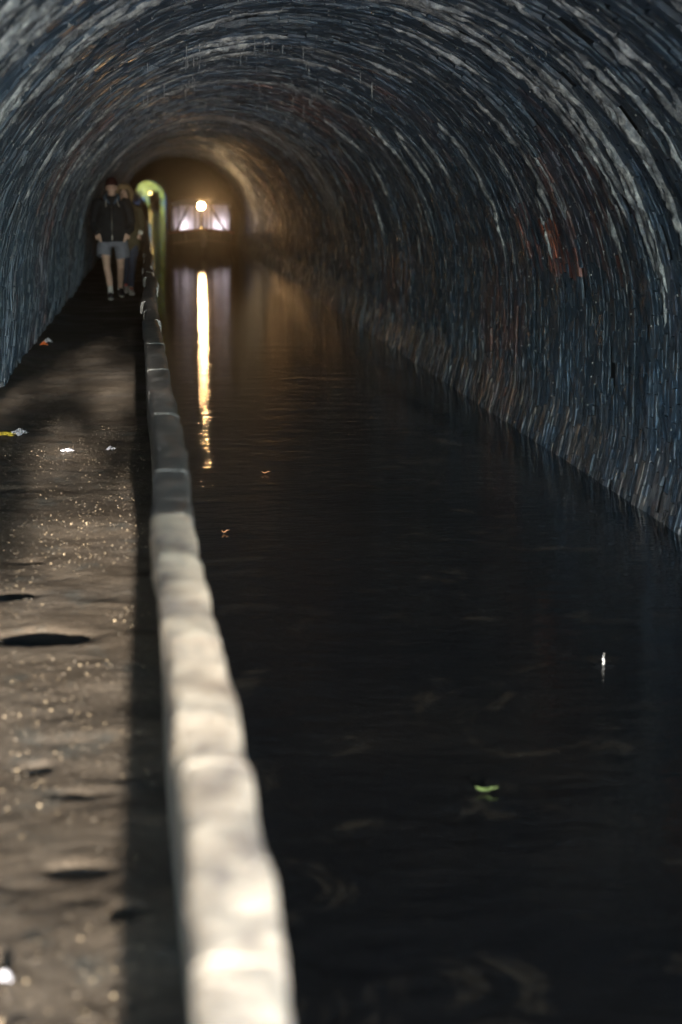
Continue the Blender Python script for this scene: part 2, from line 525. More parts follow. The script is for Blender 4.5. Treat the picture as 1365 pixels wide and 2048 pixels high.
def make_bricks(s, y, seg):
    """arrays of brick centres -> verts (n, nv, 3), faces (nf, 4), colours"""
    n = len(s)
    ring = np.floor(y / BW)
    h0 = ridge(s, y) + .007 * (h2(ring, ring * 0, 31) - .5) + np.clip(rng.normal(0, .0026, n), -.010, .010) * (.25 + .75 * sstep(1.6, 3.4, s))
    lost = rng.random(n) < .03
    h0 = np.where(lost, h0 - .022, h0)
    cols = []
    us = np.linspace(-1, 1, seg + 1)
    rows = []
    for lev, (ins, dh) in enumerate(((0, -.06), (.0, -.006), (.005, 0.0))):
        for sg in (-1, 1):
            for iu, u in enumerate(us):
                du = u * (BL / 2 - .0015) - (ins * u if abs(u) == 1 else 0)
                dv = sg * (BW / 2 - .002 - ins)
                s_ = s + du + (rng.normal(0, .0022, n) if lev else 0)
                y_ = y + dv + (rng.normal(0, .0028, n) if lev else 0)
                h = h0 + batter(s_) + dh + (rng.normal(0, .0028, n) if lev == 2 else 0)
                x, z, nx, nz = prof(np.clip(s_, 0, S_T))
                rows.append(np.stack([x + nx * h, y_, z + nz * h], 1))
    V = np.stack(rows, 1) - TOFF
    m = seg + 1
    idx = lambda lev, sg, iu: lev * 2 * m + sg * m + iu
    F = []
    for lev in (0, 1):
        for iu in range(seg):
            F.append((idx(lev, 0, iu), idx(lev, 0, iu + 1), idx(lev + 1, 0, iu + 1), idx(lev + 1, 0, iu)))
            F.append((idx(lev, 1, iu + 1), idx(lev, 1, iu), idx(lev + 1, 1, iu), idx(lev + 1, 1, iu + 1)))
        F.append((idx(lev, 1, 0), idx(lev, 0, 0), idx(lev + 1, 0, 0), idx(lev + 1, 1, 0)))
        F.append((idx(lev, 0, seg), idx(lev, 1, seg), idx(lev + 1, 1, seg), idx(lev + 1, 0, seg)))
    for iu in range(seg):
        F.append((idx(2, 0, iu), idx(2, 0, iu + 1), idx(2, 1, iu + 1), idx(2, 1, iu)))
    return V, np.array(F), brick_col(s, y, n)

Rv = Vector((math.cos(R(YAW)), -math.sin(R(YAW)), 0))
Fv = Vector((math.sin(R(YAW)) * math.cos(R(PITCH)), math.cos(R(YAW)) * math.cos(R(PITCH)), -math.sin(R(PITCH))))
Uv = Rv.cross(Fv)
def project(P):
    d = P - np.array(EYE)
    z = d @ np.array(Fv)
    return 682.5 + 3413 * (d @ np.array(Rv)) / z, 1024 - 3413 * (d @ np.array(Uv)) / z

nring0, nring1, nring2 = int(2.0 / BW), int(27.0 / BW), int(62.0 / BW)
nper = int(S_T / BL)
bs, by = [], []
for i in range(nring0, nring2):
    off = (i % 2) * .5 + .12 * math.sin(i * 2.3)
    for j in range(nper):
        bs.append((j + .5 + off) * BL); by.append((i + .5) * BW)
bs = np.array(bs); by = np.array(by)
ok = (bs > .05) & (bs < S_T - .05); bs = bs[ok]; by = by[ok]
near = by < 27.0
Vn, Fn, Cn = make_bricks(bs[near], by[near], 3)
Vf, Ff, Cf = make_bricks(bs[~near], by[~near], 1)
# the 300 bricks that show largest in the picture are objects of their own
cen = Vn.mean(1) + TOFF
ux, uy = project(cen)
ext = Vn[:, 16:24] + TOFF
ex, ey = project(ext.reshape(-1, 3)); ex = ex.reshape(-1, 8); ey = ey.reshape(-1, 8)
w1 = np.hypot(ex[:, 3] - ex[:, 0], ey[:, 3] - ey[:, 0]); w2 = np.hypot(ex[:, 4] - ex[:, 0], ey[:, 4] - ey[:, 0])
area = w1 * w2
inview = (ux > 8) & (ux < 1357) & (uy > 8) & (uy < 2040) & (cen[:, 1] > 4) & (cen[:, 2] > -.4)
order = np.argsort(-np.where(inview, area, 0))[:300]
single = np.zeros(len(area), bool); single[order] = True
nv = Vn.shape[1]
for k in order:
    me = mesh_np('brick', Vn[k], Fn, False, np.repeat(Cn[k][None], nv, 0))
    link('brick', me, tunnel, M['brick'])
def joined(V, F, C):
    n, nv = V.shape[:2]
    Q = (F[None] + (np.arange(n) * nv)[:, None, None]).reshape(-1, 4)
    return V.reshape(-1, 3), Q, np.repeat(C, nv, 0)
Va, Qa, Ca = joined(Vn[~single], Fn, Cn[~single])
Vb, Qb, Cb = joined(Vf, Ff, Cf)
mass = link('brickwork', mesh_np('brickwork', np.vstack([Va, Vb]), np.vstack([Qa, Qb + len(Va)]), False, np.vstack([Ca, Cb])), tunnel, M['brick'])
mass['kind'] = 'stuff'
print('bricks', len(bs), 'polys', len(Qa) + len(Qb))

# --- calcite ledges that have run down the lining
def flow(s0, s1, y0, wid, hgt, seed):
    n = max(8, int((s1 - s0) / .022)); m = 7
    s = np.linspace(s0, s1, n)
    t = np.linspace(0, 1, n)
    env = np.sin(np.pi * np.clip(t, .0, 1)) ** .5
    wv = wid * env * (.3 + .8 * vn(s * 5, s * 0 + seed, 2) + .6 * vn(s * 14, s * 0 + seed, 12)) + .004
    hv = hgt * env * (.5 + vn(s * 6, s * 0 + seed, 9)) + .002
    yv = y0 + .22 * (fbm(s * 1.3, s * 0 + seed * 1.7, 21, 3) - .5) + .04 * (vn(s * 9, s * 0 + seed, 4) - .5)
    rows = []
    for k in range(m + 1):
        a = math.pi * k / m
        yy = yv - wv * math.cos(a) * (.30 + .40 * vn(s * 26, s * 0 + (k > 3) * 9.1 + seed, 15))
        hh = ridge(s, yv) + hv * math.sin(a) * (.35 + 1.3 * vn(s * 22, s * 0 + k * 1.3 + seed, 6)) - .010
        x, z, nx, nz = prof(np.clip(s, 0, S_T))
        rows.append(np.stack([x + nx * hh, yy, z + nz * hh], 1))
    V = np.stack(rows, 1).reshape(-1, 3) - TOFF
    return mesh_np('calcite_ledge', V, grid_faces(n, m + 1)[:, ::-1], True)
for k in range(46):        # heavy ledges in the best lit stretch nearest the portal
    s0 = rnd.uniform(S_R + .2, S_R + 2.2) if k < 30 else rnd.uniform(S_R + 3.2, S_R + 4.9)
    link('calcite_ledge', flow(s0, s0 + rnd.uniform(.8, 2.0), rnd.uniform(6.8, 11.0) if k < 30 else rnd.uniform(5.5, 9), rnd.uniform(.025, .065), rnd.uniform(.015, .035), 900 + k * 5.1), tunnel, M['calcite'])
for k in range(260):
    u = rnd.random()
    y0 = 6.0 + 29 * u ** 1.8
    zone = rnd.random()
    if zone < .50: s0 = rnd.uniform(S_R + .1, S_R + 2.6)       # upper right
    elif zone < .90: s0 = rnd.uniform(S_R + 3.2, S_R + 5.4)    # crown and upper left
    else: s0 = rnd.uniform(.5, S_R + .8)
    ln = rnd.uniform(.3, 1.5) * (1.0 if zone < .9 else .6)
    thin = 1 if zone < .9 else .4
    link('calcite_ledge', flow(s0, s0 + ln, y0, rnd.uniform(.012, .050) * thin * (1.8 if rnd.random() < .2 else 1), rnd.uniform(.008, .030) * thin, k * 7.3), tunnel, M['calcite'])

# --- small stalactites under the crown
def stalactite(L, r):
    mb = MB()
    mb.tube([(0, 0, .02), (0, 0, -.1 * L), (r * .3, 0, -.45 * L), (0, r * .2, -.8 * L), (0, 0, -L)], [r * 1.7, r, r * .75, r * .6, r * .25], 6)
    me = mesh_py('stalactite', mb.v, mb.f, True); me.materials.append(M['calcite'])
    return me
stm = [stalactite(.025 + .022 * k, .003 + .0006 * k) for k in range(5)]
for k in range(150):
    y = 13 + 17 * rnd.random() ** 1.2
    s = S_R + S_A / 2 + rnd.gauss(.25, .75)
    x, z, nx, nz = [float(q[0]) for q in prof(np.array([s]))]
    h = float(ridge(np.array([s]), np.array([y]))[0])
    o = bpy.data.objects.new('stalactite', rnd.choice(stm)); COL.objects.link(o); o.parent = tunnel
    o.location = (x + nx * h - CX, y - Y0, z + nz * h)
    o.rotation_euler = (0, 0, rnd.uniform(0, 6)); o.scale = (1, 1, rnd.uniform(.5, 1.6))

# --- beads of water hanging on the brickwork
nb = 2600
by_ = 5.8 + 26 * rng.random(nb) ** 1.5; bs_ = S_R * .5 + (S_A + .6) * rng.random(nb)
bx_, bz_, bnx, bnz = prof(bs_); bh = ridge(bs_, by_) + .006 + .010 * rng.random(nb); br = .0022 + .0035 * rng.random(nb) ** 2
bead = MB().ball((0, 0, 0), (1, 1, 1.5), 6, 5)
bv = np.array(bead.v); bq = np.array([f for f in bead.f if len(f) == 4]); bt = np.array([f for f in bead.f if len(f) == 3])
bt = np.concatenate([bt, bq[:, [0, 1, 2]], bq[:, [0, 2, 3]]])
Vb_ = bv[None] * br[:, None, None] + (np.stack([bx_ + bnx * bh, by_, bz_ + bnz * bh], 1) - TOFF)[:, None]
link('water_beads', mesh_np('water_beads', Vb_.reshape(-1, 3), (bt[None] + (np.arange(nb) * len(bv))[:, None, None]).reshape(-1, 3), True), tunnel, M['drop'])['kind'] = 'stuff'

# --- portal faces at both ends
def portal(y, th, name):
    s = np.linspace(0, S_T, 60); x, z, nx, nz = prof(s)
    hole = np.stack([x - nx * .02, z - nz * .02], 1)
    out = []
    for (a, b) in hole:
        dx, dz = a - CX, b - CZ
        k = 1e9
        if dx > 0: k = min(k, (6.5 - CX) / dx)
        if dx < 0: k = min(k, (-6.0 - CX) / dx)
        if dz > 0: k = min(k, (3.9 - CZ) / dz)
        if dz < 0: k = min(k, (-1.9 - CZ) / dz)
        out.append((CX + dx * k, CZ + dz * k))
    v = []; bd = float(bend(y)) - .001
    for yy in (y, y + th):
        for (a, b) in hole: v.append((a + bd - CX, yy - Y0, b))
        for (a, b) in out: v.append((a + bd - CX, yy - Y0, b))
    n = 60; f = []
    for i in range(n - 1):
        f += [(i, n + i, n + i + 1, i + 1), (2 * n + i, 2 * n + i + 1, 3 * n + i + 1, 3 * n + i), (i, i + 1, 2 * n + i + 1, 2 * n + i), (n + i, 3 * n + i, 3 * n + i + 1, n + i + 1)]
    return link(name, mesh_py(name, v, f), tunnel, M['concrete'])
portal(Y0 - .45, .45, 'portal_face')
portal(Y1, .45, 'portal_face')

# ------------------------------------------------------------------ water, ground, hill
WZ = -.40
V = np.array([(-.02, -128, WZ), (3.4, -128, WZ), (3.4, 100, WZ), (-.02, 100, WZ), (3.4, 398, WZ), (-5, 398, WZ)])
water = link('canal_water', mesh_np('canal_water', V, np.array([[0, 1, 2, 3], [3, 2, 4, 5]])), None, M['water']); tag(water, kind='structure')

def bank_sheet(xa, xb, ya, yb, nx, ny, seed, up, inner):
    xs = xa + (xb - xa) * (np.linspace(0, 1, nx) ** 2 if inner == 'a' else 1 - (1 - np.linspace(0, 1, nx)) ** 2)
    yy = np.linspace(ya, yb, ny)
    X, Y = np.meshgrid(xs, yy)
    d = np.abs(X - (xa if inner == 'a' else xb))
    Z = up + .10 * d ** .8 * sstep(0, 3, d) + .35 * (fbm(X * .15, Y * .12, seed, 3) - .5) * sstep(0.2, 3, d)
    return np.stack([X, Y, Z], -1).reshape(-1, 3), grid_faces(ny, nx)
vs, fs, n0 = [], [], 0
for args in ((-125, -1.2, -130, Y0 - .2, 40, 60, 3, -.02, 'b'), (3.35, 125, -130, Y0 - .2, 40, 60, 4, -.1, 'a'),
             (-125, -2.6, Y1 + .2, 420, 40, 60, 5, -.02, 'b'), (3.35, 125, Y1 + .2, 420, 40, 60, 6, -.1, 'a'), (-1.3, 3.5, 398, 420, 4, 10, 7, -.05, 'b')):
    v, f = bank_sheet(*args); vs.append(v); fs.append(f + n0); n0 += len(v)
ground = link('ground', mesh_np('ground', np.vstack(vs), np.vstack(fs), True), None, M['grass']); tag(ground, kind='structure')

xs = np.linspace(-60, 62, 40); yy = np.linspace(Y0 + .1, Y1 - .1, 40)
X, Y = np.meshgrid(xs, yy)
Z = 3.85 + 2.5 * fbm(X * .05, Y * .05, 12, 3) * sstep(0, 12, np.minimum(Y - Y0, Y1 - Y)) - .05 * np.maximum(np.abs(X - 1) - 6, 0)
hill = link('hill', mesh_np('hill', np.stack([X, Y, Z], -1).reshape(-1, 3), grid_faces(40, 40), True), None, M['grass']); tag(hill, kind='structure')

# ------------------------------------------------------------------ parapet between path and water
WALL = [(-6, .03), (0, .03), (1.73, .029), (2.24, .030), (2.67, .026), (3.30, .016), (3.72, .002), (4.27, -.011), (4.75, -.018), (4.99, -.014), (5.98, -.006), (6.64, -.011),
        (8.05, -.033), (10.18, -.048), (12.18, -.080), (14.44, -.090), (16.75, -.062), (18.2, -.085), (19.95, -.106), (22.05, -.128), (23.3, -.115), (24.63, -.108), (26.72, -.128), (29, -.118), (30.6, -.134),
        (32.16, -.165), (35, -.15), (37.93, -.18), (42, -.19), (46.21, -.215), (52, -.23), (60, -.2), (80, -.2), (240, -.2)]
WY = np.array([a for a, b in WALL]); WX = np.array([b for a, b in WALL])
def wall_left(y): return np.interp(y, WY, WX) + bend(y)
WT, WW = .68, .115
parapet = empty('parapet_wall', (0, 0, 0))
tag(parapet, 'long low parapet with pale stone coping between the towpath and the water', 'wall')
yy = np.concatenate([np.arange(-1.9, 50, .25), np.arange(50, 229, 2.5)])
xl = wall_left(yy) + .010; xr = wall_left(yy) + WW - .006
jit = .006 * (vn(yy * 1.7, yy * 0, 4) - .5)
rows = np.stack([np.stack([xl + .012 + jit, yy, yy * 0 - .3], 1), np.stack([xl + .006 + jit, yy, yy * 0 + .25], 1), np.stack([xl + jit, yy, yy * 0 + WT - .095], 1),
                 np.stack([xr, yy, yy * 0 + WT - .095], 1), np.stack([xr + .02, yy, yy * 0 - 1.4], 1)], 1)
link('wall_face', mesh_np('wall_face', rows.reshape(-1, 3), grid_faces(len(yy), 5)[:, ::-1]), parapet, M['concrete'])

SEC = [(-.5, -1.0), (-.5, -.35), (-.47, -.12), (-.40, -.03), (-.25, .0), (0, .012), (.25, .0), (.40, -.04), (.47, -.15), (.5, -.40), (.5, -1.0)]
def coping_stone(ya, yb, seed, dx, dz, dark):
    n = max(6, int((yb - ya) / (.035 if yb < 14 else .12)))
    t = np.linspace(0, 1, n); y = ya + .001 + t * (yb - ya - .002)
    end = np.minimum(t, 1 - t) * (yb - ya)
    rd = end * 0 + 1.0
    rows = []
    for k, (a, b) in enumerate(SEC):
        ww = WW * (1 + .05 * (vn(y * 3, y * 0, 2) - .5)) - .004 * (1 - rd)
        x = wall_left(y) + dx + WW / 2 + a * ww + .012 * (vn(y * 7, y * 0 + k * .6, 5) - .5)
        z = WT + dz + b * .10 - .004 * (1 - rd) * (b > -.5) + .016 * (fbm(y * 5, y * 0 + k * .5, 8, 3) - .5) * (b > -.5)
        if k == 8 or k == 9:
            x = x + .012 * np.clip(vn(y * 4.5, y * 0 + seed, 13) - .6, 0, 1)
        rows.append(np.stack([x, y, z], 1))
    V = np.stack(rows, 1)
    m = len(SEC)
    Q = grid_faces(n, m)[:, ::-1]
    V2 = V.reshape(-1, 3)
    me = mesh_np('coping_stone', V2, Q, True)
    bm = bmesh.new(); bm.from_mesh(me); bm.verts.ensure_lookup_table()
    for r_ in (range(m), range(n * m - 1, (n - 1) * m - 1, -1)):
        bm.verts.ensure_lookup_table()
        co = [bm.verts[i].co.copy() for i in r_]
        bm.faces.new([bm.verts.new(c_) for c_ in co])
    bm.to_mesh(me); bm.free()
    return me
joints = [-1.9, -.9, .2, 1.15, 1.9, 2.62, 3.42, 3.92, 4.78, 5.55, 6.3, 7.0, 7.9, 8.75, 9.4, 10.3, 11.3, 12.2, 13.2]
while joints[-1] < 227: joints.append(joints[-1] + (rnd.uniform(.7, 1.2) if joints[-1] < 45 else 5.0))
for i in range(len(joints) - 1):
    a, b = joints[i], min(joints[i + 1], 228)
    wob = 0.002 if a < 12 else .022 if a < 60 else .03
    dx, dz = rnd.uniform(-wob, wob) * .7, rnd.uniform(-.0012, .0012)
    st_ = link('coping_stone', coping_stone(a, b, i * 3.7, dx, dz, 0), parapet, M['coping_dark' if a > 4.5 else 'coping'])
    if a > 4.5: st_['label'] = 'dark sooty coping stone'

# ------------------------------------------------------------------ towpath
pit = [(-.43, 6.05, .20, .13, .055), (-.62, 6.7, .16, .08, .03), (-.35, 4.62, .05, .05, .03), (-.55, 7.35, .07, .07, .025), (-.22, 4.4, .09, .05, .02),
       (-.60, 5.6, .05, .05, .02), (-.2, 3.85, .08, .05, .03), (-.8, 9.2, .4, .1, .02), (-.09, 3.6, .03, .05, .05)]
def path_h(x, y):
    z = .030 * (fbm(x * .8, y * 1.1, 31, 4) - .5) + .016 * (fbm(x * 5, y * 6, 32, 3) - .5) + .005 * (vn(x * 38, y * 38, 33) - .5)
    for (a, b, rx, ry, d) in pit:
        q = np.hypot((x - a) / rx, (y - b) / ry) + .5 * (fbm(x * 9, y * 9, 34, 2) - .5)
        z = z - d * .55 * sstep(1.25, .35, q)
    z = z + .04 * sstep(-.95, -1.3, x) * vn(x * 3, y * 2, 36)
    return z
yr = np.concatenate([np.arange(-40, 1.5, .8), np.arange(1.5, 12, .022), np.arange(12, 30, .06), np.arange(30, 240, 1.0), [260, 300, 399]])
xr_ = np.linspace(-1.36, .06, 62)
X, Y = np.meshgrid(xr_, yr)
X = X + bend(np.minimum(Y, 228))
lim = wall_left(Y) + .03
X = np.where(X > lim, lim, X)
Z = path_h(X, Y)
path = link('towpath', mesh_np('towpath', np.stack([X, Y, Z], -1).reshape(-1, 3), grid_faces(len(yr), 62), True), None, M['path']); tag(path, kind='structure')

# dark rain water standing in the worst holes
for (a, b, rx, ry, d) in (pit[0], pit[1]):
    nn = 28
    zc = float(path_h(np.array([a]), np.array([b]))[0]) + d * .30
    pv_ = [(a + rx * 1.3 * math.cos(6.2832 * k / nn), b + ry * 1.3 * math.sin(6.2832 * k / nn), zc) for k in range(nn)]
    tag(link('puddle', mesh_py('puddle', pv_, [tuple(range(nn))]), None, M['water']), kind='structure')

# grit lying loose on the path
ng = 11000
gx = rng.uniform(-.95, .02, ng); gy = 2.6 + 9.5 * rng.random(ng) ** 1.3
keep = (fbm(gx * 3, gy * 2.2, 51, 3) > .36 + .2 * rng.random(ng)) & (gx < wall_left(gy) - .01)
gx = gx[keep]; gy = gy[keep]; ng = len(gx)
gz = path_h(gx, gy)
sz = .0012 + .0036 * rng.random(ng) ** 4
octv = np.array([(1, 0, 0), (0, 1, 0), (-1, 0, 0), (0, -1, 0), (0, 0, .8), (0, 0, -.8)])
octf = np.array([(0, 1, 4), (1, 2, 4), (2, 3, 4), (3, 0, 4), (1, 0, 5), (2, 1, 5), (3, 2, 5), (0, 3, 5)])
ang = rng.uniform(0, 6.28, ng); ca, sa = np.cos(ang), np.sin(ang)
base = octv[None] * (.6 + .8 * rng.random((ng, 6, 1)))
bx = base[..., 0] * ca[:, None] - base[..., 1] * sa[:, None]; byy = base[..., 0] * sa[:, None] + base[..., 1] * ca[:, None]
G = np.stack([bx, byy, base[..., 2]], -1) * sz[:, None, None] + np.stack([gx, gy, gz + sz * .25], 1)[:, None]
gc = np.where(rng.random((ng, 1)) < .35, np.array([[.30, .23, .15]]), np.array([[.10, .08, .06]])) * (.5 + rng.random((ng, 1)))
def grit_mat():
    m, nt, p, n, l = new_mat('wet_grit')
    at = n.new('ShaderNodeAttribute'); at.attribute_name = 'bcol'
    c = mixc(nt, 1.0, at.outputs['Color'], ramp(nt, noise_node(nt, 60, 2, .5, 'Position'), [(.3, .7), (.7, 1.2)]), 'MULTIPLY')
    l.new(c, p.inputs['Base Color']); p.inputs['Roughness'].default_value = .55; p.inputs['Specular IOR Level'].default_value = .4
    return m
gm = mesh_np('grit', G.reshape(-1, 3), (octf[None] + (np.arange(ng) * 6)[:, None, None]).reshape(-1, 3), False, np.repeat(gc, 6, 0))
grit = link('grit', gm, None, grit_mat()); tag(grit, kind='stuff')

# ------------------------------------------------------------------ narrowboat coming through the tunnel
boat = empty('narrowboat', (1.6, 55.9, WZ))
tag(boat, 'dark narrowboat coming head on with its headlamp blazing and curtained windows', 'boat')
# hull: sections from the stem back; local -y is forward
st = []
for (y, hw, sheer) in ((-1.9, .02, .80), (-1.75, .22, .77), (-1.3, .62, .72), (-.7, .90, .67), (0, 1.02, .62), (2, 1.035, .60), (8, 1.035, .60), (15, 1.035, .6)):
    st.append([(-hw, y, sheer), (-hw * .97, y, .25), (-hw * .80, y + .1, -.35), (hw * .80, y + .1, -.35), (hw * .97, y, .25), (hw, y, sheer)])
mb = MB(); vs = [q for r_ in st for q in r_]; fs = []
for i in range(len(st) - 1):
    for k in range(5): fs.append((i * 6 + k, (i + 1) * 6 + k, (i + 1) * 6 + k + 1, i * 6 + k + 1))
fs.append((0, 1, 2, 3, 4, 5))
mb.add(vs, fs)
for i in range(4):      # foredeck
    a, b = st[i], st[i + 1]
    mb.add([(a[0][0], a[0][1], a[0][2] - .02), (a[5][0], a[5][1], a[5][2] - .02), (b[5][0], b[5][1], b[5][2] - .02), (b[0][0], b[0][1], b[0][2] - .02)], [(0, 1, 2, 3)])
hull = mb.build('hull', M['hull'], boat, smooth=False)
for sg in (0, 5):
    MB().tube([(q[sg][0], q[sg][1], q[sg][2] + .01) for q in st[:6]], .028, 8).build('gunwale', M['red'], boat)
for sg in (-1, 1):      # rubbing strakes that meet at the stem
    MB().tube([(sg * .03, -1.92, .46), (sg * .24, -1.78, .44), (sg * .65, -1.32, .38), (sg * .94, -.7, .32), (sg * 1.05, 0, .27), (sg * 1.06, 3, .25)], .022, 8).build('rubbing_strake', M['rope'], boat)
    MB().tube([(sg * .55, -1.42, .70), (sg * .52, -1.46, .38)], .018, 8).build('fairlead_rope', M['rope'], boat)
MB().tube([(0, -2.0, .72), (0, -2.03, .5), (0, -2.0, .25)], [.07, .11, .07], 12).build('bow_fender', M['rope'], boat)
stem = MB(); stem.tube([(0, -1.9, .86), (0, -1.93, .5), (0, -1.85, -.2)], .025, 8); stem.build('stem_post', M['hull'], boat)
# cabin with sloping sides
cab = MB()
for (y0c, y1c) in ((1.0, 14.0),):
    a = [(-1.0, .58), (-.86, 1.62), (-.5, 1.70), (.5, 1.70), (.86, 1.62), (1.0, .58)]
    cab.add([(x, y0c, z) for x, z in a] + [(x, y1c, z) for x, z in a], [tuple(range(5, -1, -1)), tuple(range(6, 12))] + [(k, k + 1, k + 7, k + 6) for k in range(5)])
cab.build('cabin', M['cabin'], boat, smooth=False)
# lit front: curtains hang in a front frame a little ahead of the cabin
def curtain(poly_l, poly_r, zt, zb, ybase, nfold, seed):
    n, m = 26, 8; v = []
    for j in range(m):
        t = j / (m - 1); z = zt + (zb - zt) * t
        xl_ = poly_l[0] + (poly_l[1] - poly_l[0]) * t; xr2 = poly_r[0] + (poly_r[1] - poly_r[0]) * t
        for i in range(n):
            u = i / (n - 1)
            v.append((xl_ + (xr2 - xl_) * u, ybase + .025 * math.sin(u * nfold * 6.28 + seed) * (.5 + .5 * t) + .012 * math.sin(u * 17 + seed * 2 + t), z))
    mb = MB(); mb.add(v, [tuple(int(q) for q in f) for f in grid_faces(m, n)])
    return mb.build('curtain', M['curtain'], boat)
curtain((-.93, -.86), (-.72, -.74), 1.46, .74, .60, 3, 1)
curtain((-.70, -.72), (-.20, -.22), 1.50, .70, .60, 5, 2)
curtain((-.16, -.16), (.30, .30), 1.50, .72, .60, 4, 5)
curtain((.36, .36), (.98, .92), 1.52, .70, .60, 6, 3)
fr = MB()
for x in (-.71, -.18, .33):
    fr.box((x, .57, 1.1), (.035, .04, .86))
fr.box((0, .57, 1.55), (1.9, .05, .05)); fr.box((0, .57, .67), (1.9, .05, .06))
fr.build('window_frame', M['dkwood'], boat, smooth=False)
for sg in (-1, 1):
    MB().tube([(sg * .98, .58, .64), (sg * .99, .58, 1.12), (sg * .9, .58, 1.56)], .03, 6).build('corner_post', M['dkwood'], boat)
    MB().tube([(sg * .36 - .05, .38, 1.47), (sg * .82, .30, .62)], .038, 6).build('cratch_strut', M['dkwood'], boat)
bk = MB(); bk.box((0, .98, 1.12), (1.8, .04, 1.0)); bk.build('cabin_front', M['cabin'], boat, smooth=False)
tp = MB(); tp.box((0, .78, 1.585), (1.86, .44, .02)); tp.build('cratch_roof', M['dkwood'], boat, smooth=False)
MB().tube([(0, .1, .6), (0, .1, 1.4)], .03, 8).build('lamp_post', M['dkwood'], boat)
hl = MB(); hl.tube([(0, .22, 1.49), (0, .12, 1.49), (0, .02, 1.49)], [.08, .16, .185], 20, up=(0, 0, 1)); hl.build('headlamp', M['chrome'], boat)
ln = MB(); ln.ball((0, .02, 1.49), (.12, .03, .12), 20, 8); lens = ln.build('lamp_glass', M['lamp'], boat)
MB().ball((-.02, -.35, .80), .022).build('deck_light', M['lamp_dim'], boat)
for (x, e) in ((-.55, 26), (.62, 30)):
    pl = bpy.data.lights.new('cabin_lamp', 'POINT'); pl.energy = e * .014; pl.color = (1.0, .92, .98); pl.shadow_soft_size = .05
    po = bpy.data.objects.new('cabin_lamp', pl); COL.objects.link(po); po.location = (1.6 + x, 55.9 + .82, WZ + .86)
sp = bpy.data.lights.new('headlamp_beam', 'SPOT'); sp.energy = 11; sp.color = (1.0, .52, .19); sp.spot_size = R(16); sp.spot_blend = 1.0; sp.shadow_soft_size = .12
so = bpy.data.objects.new('headlamp_beam', sp); COL.objects.link(so); so.location = (1.6, 55.78, WZ + 1.49); so.rotation_euler = (R(90), 0, R(180))
so.rotation_euler = Vector((.045, -1, -.03)).to_track_quat('-Z', 'Y').to_euler()

# second boat out in the light beyond the far portal
b2 = empty('narrowboat', (.45, 214, WZ))
b2.scale = (1.05, 1, .86)
tag(b2, 'small distant boat in silhouette with a lit lamp just inside the far tunnel mouth', 'boat')
mb = MB()
a = [(-.62, -.05), (-.66, .6), (-.58, 1.92), (-.3, 2.12), (.35, 2.10), (.55, 1.9), (.66, .6), (.62, -.05)]
mb.add([(x, 0, z) for x, z in a] + [(x, 9, z) for x, z in a], [tuple(range(7, -1, -1)), tuple(range(8, 16))] + [(k, k + 1, k + 9, k + 8) for k in range(7)])
mb.build('cabin', M['hull'], b2, smooth=False)
mb = MB(); mb.tube([(0, -1.6, .3), (0, -.8, .3), (0, 0, .3)], [(.05, .4), (.5, .45), (.66, .5)], 10, up=(0, 0, 1)); mb.build('hull', M['hull'], b2)
mb = MB(); mb.tube([(-.5, -.25, 1.93), (-.5, -.02, 1.93)], [.26, .2], 14, up=(0, 0, 1)); mb.build('headlamp', M['chrome'], b2)
mb = MB(); mb.ball((-.5, -.26, 1.93), (.19, .04, .19), 16, 8); mb.build('lamp_glass', M['lamp_dim'], b2)

# ------------------------------------------------------------------ people
def hand(mb, wrist, d, n, s=1):
    """palm and five bent fingers; d = finger direction, n = palm-facing direction, s = side of the thumb"""
    d = Vector(d).normalized(); n = Vector(n).normalized(); a = d.cross(n).normalized() * s
    wv = Vector(wrist)
    mb.tube([wv, wv + d * .04, wv + d * .09], [(.028, .018), (.040, .016), (.041, .014)], 10, up=tuple(n))
    for k, L in enumerate((.066, .075, .070, .054)):
        r0 = wv + d * .085 + a * (.030 - .020 * k)
        mb.tube([r0, r0 + d * L * .45 + n * .006, r0 + d * L * .78 + n * .022, r0 + d * L * .9 + n * .038], [.009, .0085, .008, .006], 8)
    r0 = wv + d * .03 + a * .032
    mb.tube([r0, r0 + d * .028 + a * .022 + n * .006, r0 + d * .055 + a * .026 + n * .018], [.012, .0105, .008], 8)

def head(mb, c, tilt=0):
    c = Vector(c)
    mb.ball(c + Vector((0, .01, .02)), (.077, .096, .105), 18, 12)
    mb.ball(c + Vector((0, -.025, -.045)), (.062, .070, .075), 16, 10)
    mb.ball(c + Vector((0, -.055, -.098)), (.032, .028, .024), 10, 8)
    mb.tube([c + Vector((0, -.088, .03)), c + Vector((0, -.108, -.012)), c + Vector((0, -.104, -.028))], [.011, .016, .017], 8)
    mb.ball(c + Vector((0, -.090, -.058)), (.026, .012, .007), 10, 6)
    mb.ball(c + Vector((0, -.088, -.070)), (.023, .012, .008), 10, 6)
    for s in (-1, 1):
        mb.ball(c + Vector((s * .030, -.082, .036)), (.024, .012, .008), 8, 6)
        mb.ball(c + Vector((s * .079, .008, -.005)), (.010, .022, .034), 8, 8)
        mb.ball(c + Vector((s * .040, -.070, -.025)), (.024, .022, .020), 8, 6)

